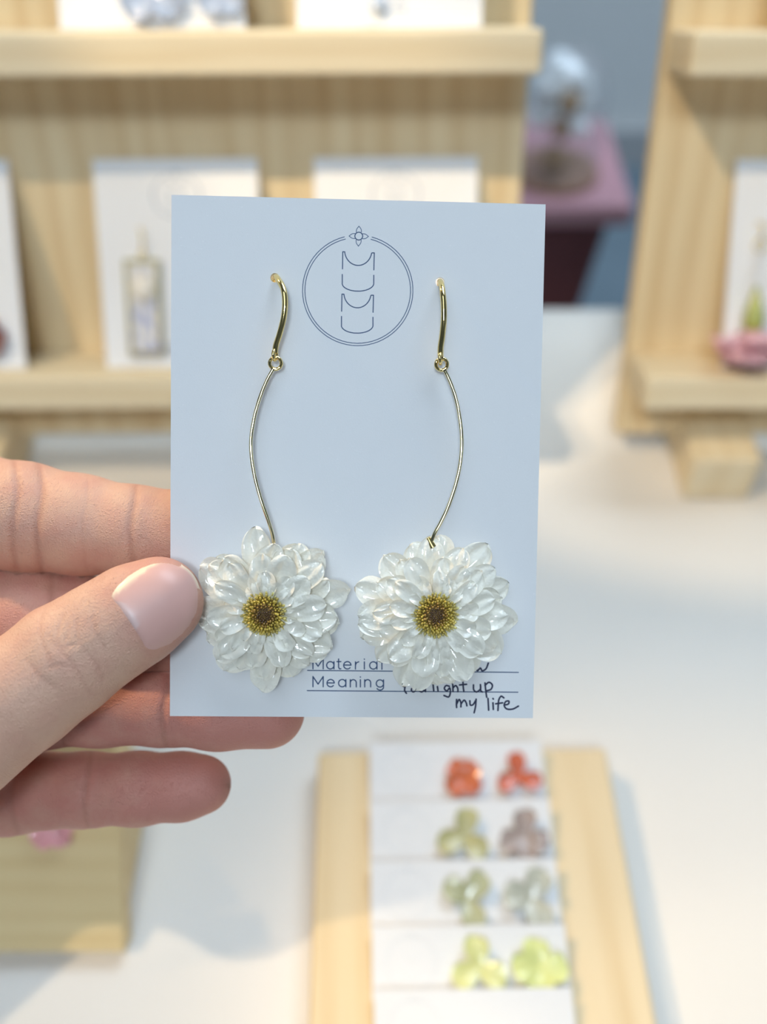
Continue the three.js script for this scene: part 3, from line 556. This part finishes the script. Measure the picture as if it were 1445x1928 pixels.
const goldHeart = std({ color: LC(0.6, 0.45, 0.12), roughness: 0.5 });
function hookFor(g, top, end) { part('ear_hook', tube([top.clone().add(V(0, -0.0005, -0.0018)), top, top.clone().add(V(0.0012, -0.001, 0.0022)), top.clone().lerp(end, 0.55).add(V(0.0012, 0, 0.0022)), end], 0.45 * mm, 30, 8), M.gold, g); }
{ // framed resin pendant
  const g = earringOn(cardPendant, 'pendant_earring', 'brass framed rectangular resin pendant with a white shell bead');
  const P = (x, y, h = 1.5) => onShelfCard(cardPendant, x, y, h * mm), c = P(272, 580), w = P(305, 580).x - P(240, 580).x, h = P(272, 490).y - P(272, 670).y;
  const s = new THREE.Shape(); s.moveTo(-w / 2, -h / 2); s.lineTo(w / 2, -h / 2); s.lineTo(w / 2, h / 2); s.lineTo(-w / 2, h / 2); s.closePath();
  const k = 1.5 * mm, hole = new THREE.Path(); hole.moveTo(-w / 2 + k, -h / 2 + k); hole.lineTo(-w / 2 + k, h / 2 - k); hole.lineTo(w / 2 - k, h / 2 - k); hole.lineTo(w / 2 - k, -h / 2 + k); hole.closePath(); s.holes.push(hole);
  part('frame', new THREE.ExtrudeGeometry(s, { depth: 1.6 * mm, bevelEnabled: true, bevelSize: 0.2 * mm, bevelThickness: 0.2 * mm }).translate(0, 0, -0.8 * mm), std({ color: LC(0.42, 0.36, 0.2), metalness: 0.85, roughness: 0.38 }), g).position.copy(c);
  const fill = part('resin_fill', new THREE.BoxGeometry(w - 2 * k, h - 2 * k, 1.2 * mm), phy({ color: 0xffffff, roughness: 0.25, clearcoat: 1, clearcoatRoughness: 0.08, map: dataTexture(64, (u, v) => { const n = sstep(-0.15, 0.25, tileNoise(u, v, 4, 6, 51)), t = v < 0.55 ? 1 : 0.25; return [236 - 62 * n * t, 232 - 52 * n * t, 226 - 14 * n * t]; }, true) }), g); fill.position.copy(c);
  part('shell_bead', new THREE.SphereGeometry(w * 0.36, 24, 16).scale(1, 1.05, 0.5), phy({ color: LC(0.82, 0.76, 0.66), roughness: 0.35, clearcoat: 0.6 }), g).position.copy(P(270, 545, 2.4));
  part('bail', new THREE.TorusGeometry(1.3 * mm, 0.35 * mm, 8, 24), M.gold, g).position.copy(P(268, 480, 1.6));
  hookFor(g, P(262, 430, 0.4), P(268, 474, 1.4));
}
{ // dark red dried flower, at the picture's edge
  const g = earringOn(cardLeft, 'drop_earring', 'dark red dried flower earring hanging on the end card of the lower shelf');
  const P = (x, y, h = 1.5) => onShelfCard(cardLeft, x, y, h * mm);
  flatFlower(g, P(-32, 634, 2), [10, 60, 110, 160, 210, 260, 310, 350], 10.5 * mm, 7 * mm, tint(0.30, 0.09, 0.06, 0.1), 300, goldHeart);
  hookFor(g, P(-40, 470, 0.4), P(-34, 560, 1.6)); part('curved_wire', tube([P(-34, 560, 1.6), P(-30, 590, 1.8), P(-32, 628, 1.8)], 0.3 * mm, 20, 8), M.gold, g);
}
{ // blue flowers, upper shelf
  const blue = tint(0.45, 0.53, 0.68, 0.2);
  [[285, -28, 'larger pale blue pressed flower earring on the upper shelf card'], [415, -22, 'smaller pale blue pressed flower earring on the upper shelf card']].forEach(([x, y, label], i) => {
    const g = earringOn(cardBlue, 'drop_earring', label), P = (a, b, h = 1.5) => onShelfCard(cardBlue, a, b, h * mm);
    flatFlower(g, P(x, y, 2), [20, 92, 164, 236, 308], (i ? 11 : 14.5) * mm, (i ? 9 : 12) * mm, blue, 320 + 9 * i, goldHeart);
    const top = P(x, y, 1.8); part('curved_wire', tube([top, top.clone().add(V(0.001, 0.014, 0)), top.clone().add(V(0, 0.03, 0))], 0.3 * mm, 20, 8), M.gold, g);
    hookFor(g, top.clone().add(V(0, 0.04, -0.0015)), top.clone().add(V(0, 0.03, 0)));
  });
}
{ // small drop on the next card
  const g = earringOn(cardUpper, 'drop_earring', 'small pale blue glass drop earring on the upper shelf card'), P = (a, b, h = 1.5) => onShelfCard(cardUpper, a, b, h * mm);
  part('glass_drop', new THREE.LatheGeometry([[0, -4], [1.8, -3.2], [2.4, -1.4], [1.5, 1.5], [0.4, 4], [0, 4.2]].map(([a, b]) => new THREE.Vector2(a * mm, b * mm)), 20), phy({ color: LC(0.62, 0.70, 0.82), roughness: 0.2, clearcoat: 1 }), g).position.copy(P(712, 2, 2.6));
  const top = P(712, -22, 2.2); part('curved_wire', tube([top, top.clone().add(V(0.0008, 0.012, 0)), top.clone().add(V(0, 0.026, 0))], 0.3 * mm, 20, 8), M.gold, g);
  hookFor(g, top.clone().add(V(0, 0.036, -0.0018)), top.clone().add(V(0, 0.026, 0)));
}
{ // pink flower with green calyx
  const g = earringOn(cardPink, 'drop_earring', 'pink ruffled flower earring with a green calyx on the second stand'), P = (a, b, h = 1.5) => onShelfCard(cardPink, a, b, h * mm);
  const c = P(1419, 618, 8);
  const ca = part('calyx', new THREE.LatheGeometry([[0, -2], [3.2, -1.5], [4.3, 1.5], [4.2, 5], [3.0, 10], [1.6, 14.5], [0.7, 17.5], [0, 18]].map(([a, b]) => new THREE.Vector2(a * mm, b * mm)), 24), phy({ color: LC(0.36, 0.40, 0.08), roughness: 0.5, clearcoat: 0.8, clearcoatRoughness: 0.15 }), g); ca.position.copy(c);
  const pm = tint(0.93, 0.56, 0.62, 0.3), r = mulberry(77);
  for (const [n, spread, len] of [[10, 1.25, 18], [9, 0.85, 19], [7, 0.45, 18]]) for (let i = 0; i < n; i++) {
    const p = part('petal', petalGeometry(len * mm, 13 * mm, { rise: 0.15, droop: 0.12, cup: 0.3, ruffle: 0.3, seed: 400 + n * 20 + i, nu: 8, nw: 7, base: 0.25, pk: 0.75, split: 0.12, yellow: 0.02 }), pm, ca);
    p.quaternion.setFromEuler(new THREE.Euler(0, (i + r() * 0.4) / n * 6.283 + spread, 0)).multiply(new THREE.Quaternion().setFromEuler(new THREE.Euler(Math.PI - spread, 0, 0)));
    p.position.y = 0.5 * mm;
  }
  part('jump_ring', new THREE.TorusGeometry(2.2 * mm, 0.4 * mm, 10, 28), M.gold, g).position.copy(P(1432, 462, 3));
  part('curved_wire', tube([P(1431, 472, 3), P(1426, 496, 5), P(1422, 538, 8)], 0.4 * mm, 20, 8), M.whiteMetal, g);
  hookFor(g, P(1428, 420, 0.4), P(1431, 452, 2.6));
}

// ---------------------------------------------------------------- flat display board with stud cards
const BOARD_T = 0.012;
{
  const g = thing('display_board', 'flat pale wooden board carrying a column of stud earring cards', 'display board');
  const top = TABLE + BOARD_T + 0.001, a = onLevel(601, 1411, top), b = onLevel(1140, 1411, top), c = onLevel(1241, 1928, top), d = onLevel(580, 1928, top);
  const mid = a.clone().add(b).multiplyScalar(0.5), dir = c.clone().add(d).multiplyScalar(0.5).sub(mid).setY(0), yaw = Math.atan2(dir.x, dir.z), w = (a.distanceTo(b) + c.distanceTo(d)) / 2, len = 0.165;
  g.position.set(mid.x, TABLE + 0.001, mid.z); g.rotation.y = yaw;
  part('board', grainBox(w, BOARD_T, len, 'z', 0.0015).translate(0, BOARD_T / 2, len / 2), M.board, g);
  g.updateMatrixWorld(true);
  // small cards set in slots, each leaning back a little
  const rows = [[697, 1030, 1508, 'orange red'], [698, 1046, 1626, 'olive and mauve'], [699, 1059, 1748, 'grey green'], [702, 1077, 1882, 'yellow green'], [706, 1092, 2012, 'no']];
  const tip = 12 * Math.PI / 180, ch = 0.0212;
  const studs = [
    [[872, 1466, [45, 135, 225, 315], 7.4, 7.6, [0.62, 0.13, 0.03], 'square four petal orange red stud earring', -4], [976, 1462, [90, 205, 335], 8.8, 6.6, [0.60, 0.11, 0.03], 'three petal orange red stud earring', 0]],
    [[874, 1576, [80, 195, 320], 10, 8, [0.50, 0.47, 0.22], 'olive green three petal stud earring above the grey green pair', 0], [986, 1574, [85, 200, 335, 270], 9.2, 8, [0.40, 0.31, 0.27], 'brownish mauve petal stud earring', 0]],
    [[884, 1694, [150, 55, 280], 10, 8, [0.46, 0.46, 0.26], 'grey green petal stud earring with a yellowish lower petal', 0], [1002, 1690, [170, 65, 285], 10, 9, [0.52, 0.52, 0.42], 'pale grey petal stud earring', 0]],
    [[902, 1822, [95, 205, 335], 9.6, 8, [0.72, 0.72, 0.30], 'pale yellow green three petal stud earring', 0], [1016, 1824, [95, 180, 270, 0], 9.2, 8.6, [0.74, 0.78, 0.30], 'bright yellow green four petal stud earring', 0]],
    [],
  ];
  rows.forEach(([x0, x1, y, what], i) => {
    const p0 = onLevel(x0, y, top + 0.0006), p1 = onLevel(x1, y, top + 0.0006), cw = p0.distanceTo(p1);
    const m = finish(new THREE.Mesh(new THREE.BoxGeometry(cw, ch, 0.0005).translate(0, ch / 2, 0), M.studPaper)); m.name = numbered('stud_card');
    m.userData = { label: what === 'no' ? 'small white stud card nearest the front end of the display board' : `small white stud card carrying the ${what} petal earrings`, category: 'card', group: 'stud cards on the display board' }; scene.add(m);
    m.position.copy(p0).add(p1).multiplyScalar(0.5); m.rotation.set(-(Math.PI / 2 - tip), yaw, 0, 'YXZ'); m.updateMatrixWorld(true);
    // printed ring emblem
    const ring = (R, t) => new THREE.RingGeometry(R - t, R, 40);
    const pr = part('printed_emblem', mergeGeometries([ring(0.0082, 0.00018), ring(0.0077, 0.00018), new THREE.RingGeometry(0.0007, 0.0009, 16).translate(0, 0.0079, 0), ...[0.003, -0.003].map(o => new THREE.RingGeometry(0.0022, 0.0024, 24, 1, Math.PI, Math.PI).translate(0, o, 0))]), std({ color: LC(0.6, 0.62, 0.64), roughness: 0.8 }), m);
    pr.position.set(-cw / 2 + cw * 0.2, ch * 0.5, 0.0003);
    for (const [px, py, ang, r, wd, col, label, rot] of studs[i]) {
      const e = thing('stud_earring', label, 'earring', 'petal stud earrings on the display board'), q = onShelfCard(m, px, py, 1.2 * mm).applyMatrix4(m.matrixWorld);
      e.position.copy(q); e.quaternion.copy(m.quaternion);
      flatFlower(e, V(0, 0, 0), ang.map(v => v + rot), r * mm, wd * mm, tint(...col, 0.2), 500 + i * 31 + px % 17, std({ color: LC(...col.map(v => v * 0.9)), roughness: 0.5 }));
      part('stud_post', new THREE.CylinderGeometry(0.35 * mm, 0.35 * mm, 1.6 * mm, 8).rotateX(Math.PI / 2).translate(0, 0, -0.7 * mm), M.gold, e);
    }
  });
}

// ---------------------------------------------------------------- leaning block at the left with a pink flower
{
  const g = thing('easel_block', 'small leaning wooden display board below the hand with a pink flower on it', 'display board');
  const p = onLevel(243, 1806, TABLE + 0.001), lean = 39 * Math.PI / 180, w = 0.15, len = 0.078, th = 0.009;
  g.position.set(p.x - w / 2, TABLE + 0.001, p.z);
  const tilt = new THREE.Matrix4().makeRotationX(-lean);
  part('board', grainBox(w, len, th, 'x', 0.0012).translate(0, len / 2, -th / 2).applyMatrix4(tilt), M.block, g).position.y = th * Math.sin(lean);
  for (const x of [-w * 0.44, w * 0.44]) {
    const s = new THREE.Shape(); s.moveTo(-0.013, 0.0); s.lineTo(-0.066, 0.0); s.lineTo(-0.055, 0.056); s.closePath();
    part('support', new THREE.ExtrudeGeometry(s, { depth: 0.012, bevelEnabled: false }).rotateY(-Math.PI / 2).translate(x + 0.006, 0, 0), M.block, g);
  }
  g.updateMatrixWorld(true);
  const e = thing('drop_earring', 'pink petal flower earring resting on the small leaning board', 'earring');
  const inv = new THREE.Matrix4().multiplyMatrices(g.matrixWorld, new THREE.Matrix4().makeTranslation(0, th * Math.sin(lean), 0).multiply(tilt)), iv = inv.clone().invert();
  const o = camera.position.clone().applyMatrix4(iv), d = worldPoint(97, 1556, 1).applyMatrix4(iv).sub(o), q = o.clone().addScaledVector(d, (0.0012 - o.z) / d.z);
  inv.decompose(e.position, e.quaternion, e.scale); e.position.copy(q.applyMatrix4(inv));
  flatFlower(e, V(0, 0, 0), [18, 90, 162, 234, 306], 8 * mm, 7 * mm, tint(0.85, 0.40, 0.42, 0.2), 700, goldHeart);
  part('stud_post', new THREE.CylinderGeometry(0.35 * mm, 0.35 * mm, 1.4 * mm, 8).rotateX(Math.PI / 2).translate(0, 0, -0.6 * mm), M.gold, e);
}

// ---------------------------------------------------------------- pink pedestal with the glass dome behind the table
const PED = TABLE + EYE - 0.5;
{
  const g = thing('pedestal', 'dusty pink topped pedestal with a dark maroon tapered base behind the table', 'pedestal');
  const x0 = -0.06, x1 = 0.246, z0 = -1.026, z1 = -0.842; g.position.set((x0 + x1) / 2, 0, (z0 + z1) / 2);
  const w = x1 - x0, d = z1 - z0;
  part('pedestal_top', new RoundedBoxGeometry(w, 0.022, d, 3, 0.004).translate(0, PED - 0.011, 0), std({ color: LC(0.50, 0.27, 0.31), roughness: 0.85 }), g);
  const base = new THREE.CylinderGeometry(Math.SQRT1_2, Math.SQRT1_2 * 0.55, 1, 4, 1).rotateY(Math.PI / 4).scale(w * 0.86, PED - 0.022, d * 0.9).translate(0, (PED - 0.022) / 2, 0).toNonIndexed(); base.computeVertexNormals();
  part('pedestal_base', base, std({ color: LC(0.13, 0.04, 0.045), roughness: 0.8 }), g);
}
{
  const bx = 0.174, bz = -0.905;
  const g = thing('glass_dome', 'glass bell dome on the pink pedestal', 'glass dome'); g.position.set(bx, PED, bz);
  const out = [[0.041, 0.007]]; for (let i = 0; i <= 12; i++) { const a = i / 12 * Math.PI / 2; out.push([0.041 * Math.cos(a), 0.082 + 0.041 * Math.sin(a)]); }
  part('bell', new THREE.LatheGeometry(out.map(([a, b]) => new THREE.Vector2(Math.max(a, 0), b)), 48), phy({ color: LC(0.97, 0.985, 0.99), roughness: 0.12, transmission: 0.94, clearcoat: 1, clearcoatRoughness: 0.05, side: THREE.DoubleSide }), g);
  part('base', new THREE.CylinderGeometry(0.044, 0.045, 0.007, 40).translate(0, 0.0035, 0), std({ color: LC(0.30, 0.17, 0.11), roughness: 0.6 }), g);
  const b = thing('dried_posy', 'brown dried seed heads and white blooms inside the glass dome', 'dried flowers'); b.position.set(bx, PED + 0.007, bz);
  const brown = std({ color: LC(0.33, 0.20, 0.10), roughness: 0.8 }), white = std({ color: LC(0.86, 0.88, 0.9), roughness: 0.8 });
  [[-0.006, 0.02, 0.02, 0.012], [-0.003, 0.05, 0.018, 0.0095], [0.002, 0.074, 0.017, 0.0105]].forEach(([x, y, z, r], i) => { const s = part('seed_head', new THREE.IcosahedronGeometry(r, 3), brown, b), p = s.geometry.attributes.position; for (let k = 0; k < p.count; k++) { const f = 1 + 0.18 * noise(p.getX(k) * 700, p.getY(k) * 700, i); p.setXYZ(k, p.getX(k) * f, p.getY(k) * f * 1.1, p.getZ(k) * f); } s.geometry.computeVertexNormals(); s.position.set(x, y, z); });
  part('stem', tube([V(0, 0, 0), V(-0.003, 0.03, 0.002), V(0.002, 0.075, 0.002), V(-0.006, 0.1, 0)], 0.0012, 24, 8), brown, b);
  const r = mulberry(90);
  for (let i = 0; i < 22; i++) {      // white blooms, ruffled
    const y = 0.03 + 0.07 * Math.sqrt(r()), a = r() * 6.28, rr = (0.008 + 0.017 * r()) * (y > 0.085 ? 0.7 : 1), geo = new THREE.IcosahedronGeometry(0.009 + 0.003 * r(), 3), p = geo.attributes.position;
    for (let k = 0; k < p.count; k++) { const f = 1 + 0.25 * noise(p.getX(k) * 420 + i, p.getY(k) * 420, p.getZ(k) * 420); p.setXYZ(k, p.getX(k) * f, p.getY(k) * f * 0.8, p.getZ(k) * f); }
    geo.computeVertexNormals(); part('bloom', geo, white, b).position.set(-0.003 + Math.cos(a) * rr, y, -0.004 + Math.sin(a) * rr * 0.8);
  }
}

// ---------------------------------------------------------------- warm floor lamp behind the table
{
  const g = thing('floor_lamp', 'white metal floor lamp with a warm reflector head behind the table', 'lamp'); g.position.set(LAMP.from.x - 0.10, 0, LAMP.from.z - 0.17);
  part('base', new THREE.CylinderGeometry(0.13, 0.135, 0.016, 48).translate(0, 0.008, 0), M.whiteMetal, g);
  const rel = LAMP.from.clone().sub(g.position), dir = LAMP.to.clone().sub(LAMP.from).normalize(), back = rel.clone().addScaledVector(dir, -0.07);
  part('pole', tube([V(0, 0.012, 0), V(0, 0.7, 0), V(0, back.y - 0.1, 0), V(back.x * 0.4, back.y + 0.05, back.z * 0.4), back], 0.008, 90, 14), M.whiteMetal, g);
  spotHead(g, LAMP.from, LAMP.to, 0.05, 1.0, LAMP.power, LAMP.angle, 0.4, WARM, 3, M.whiteMetal);
}

renderer.render(scene, camera);
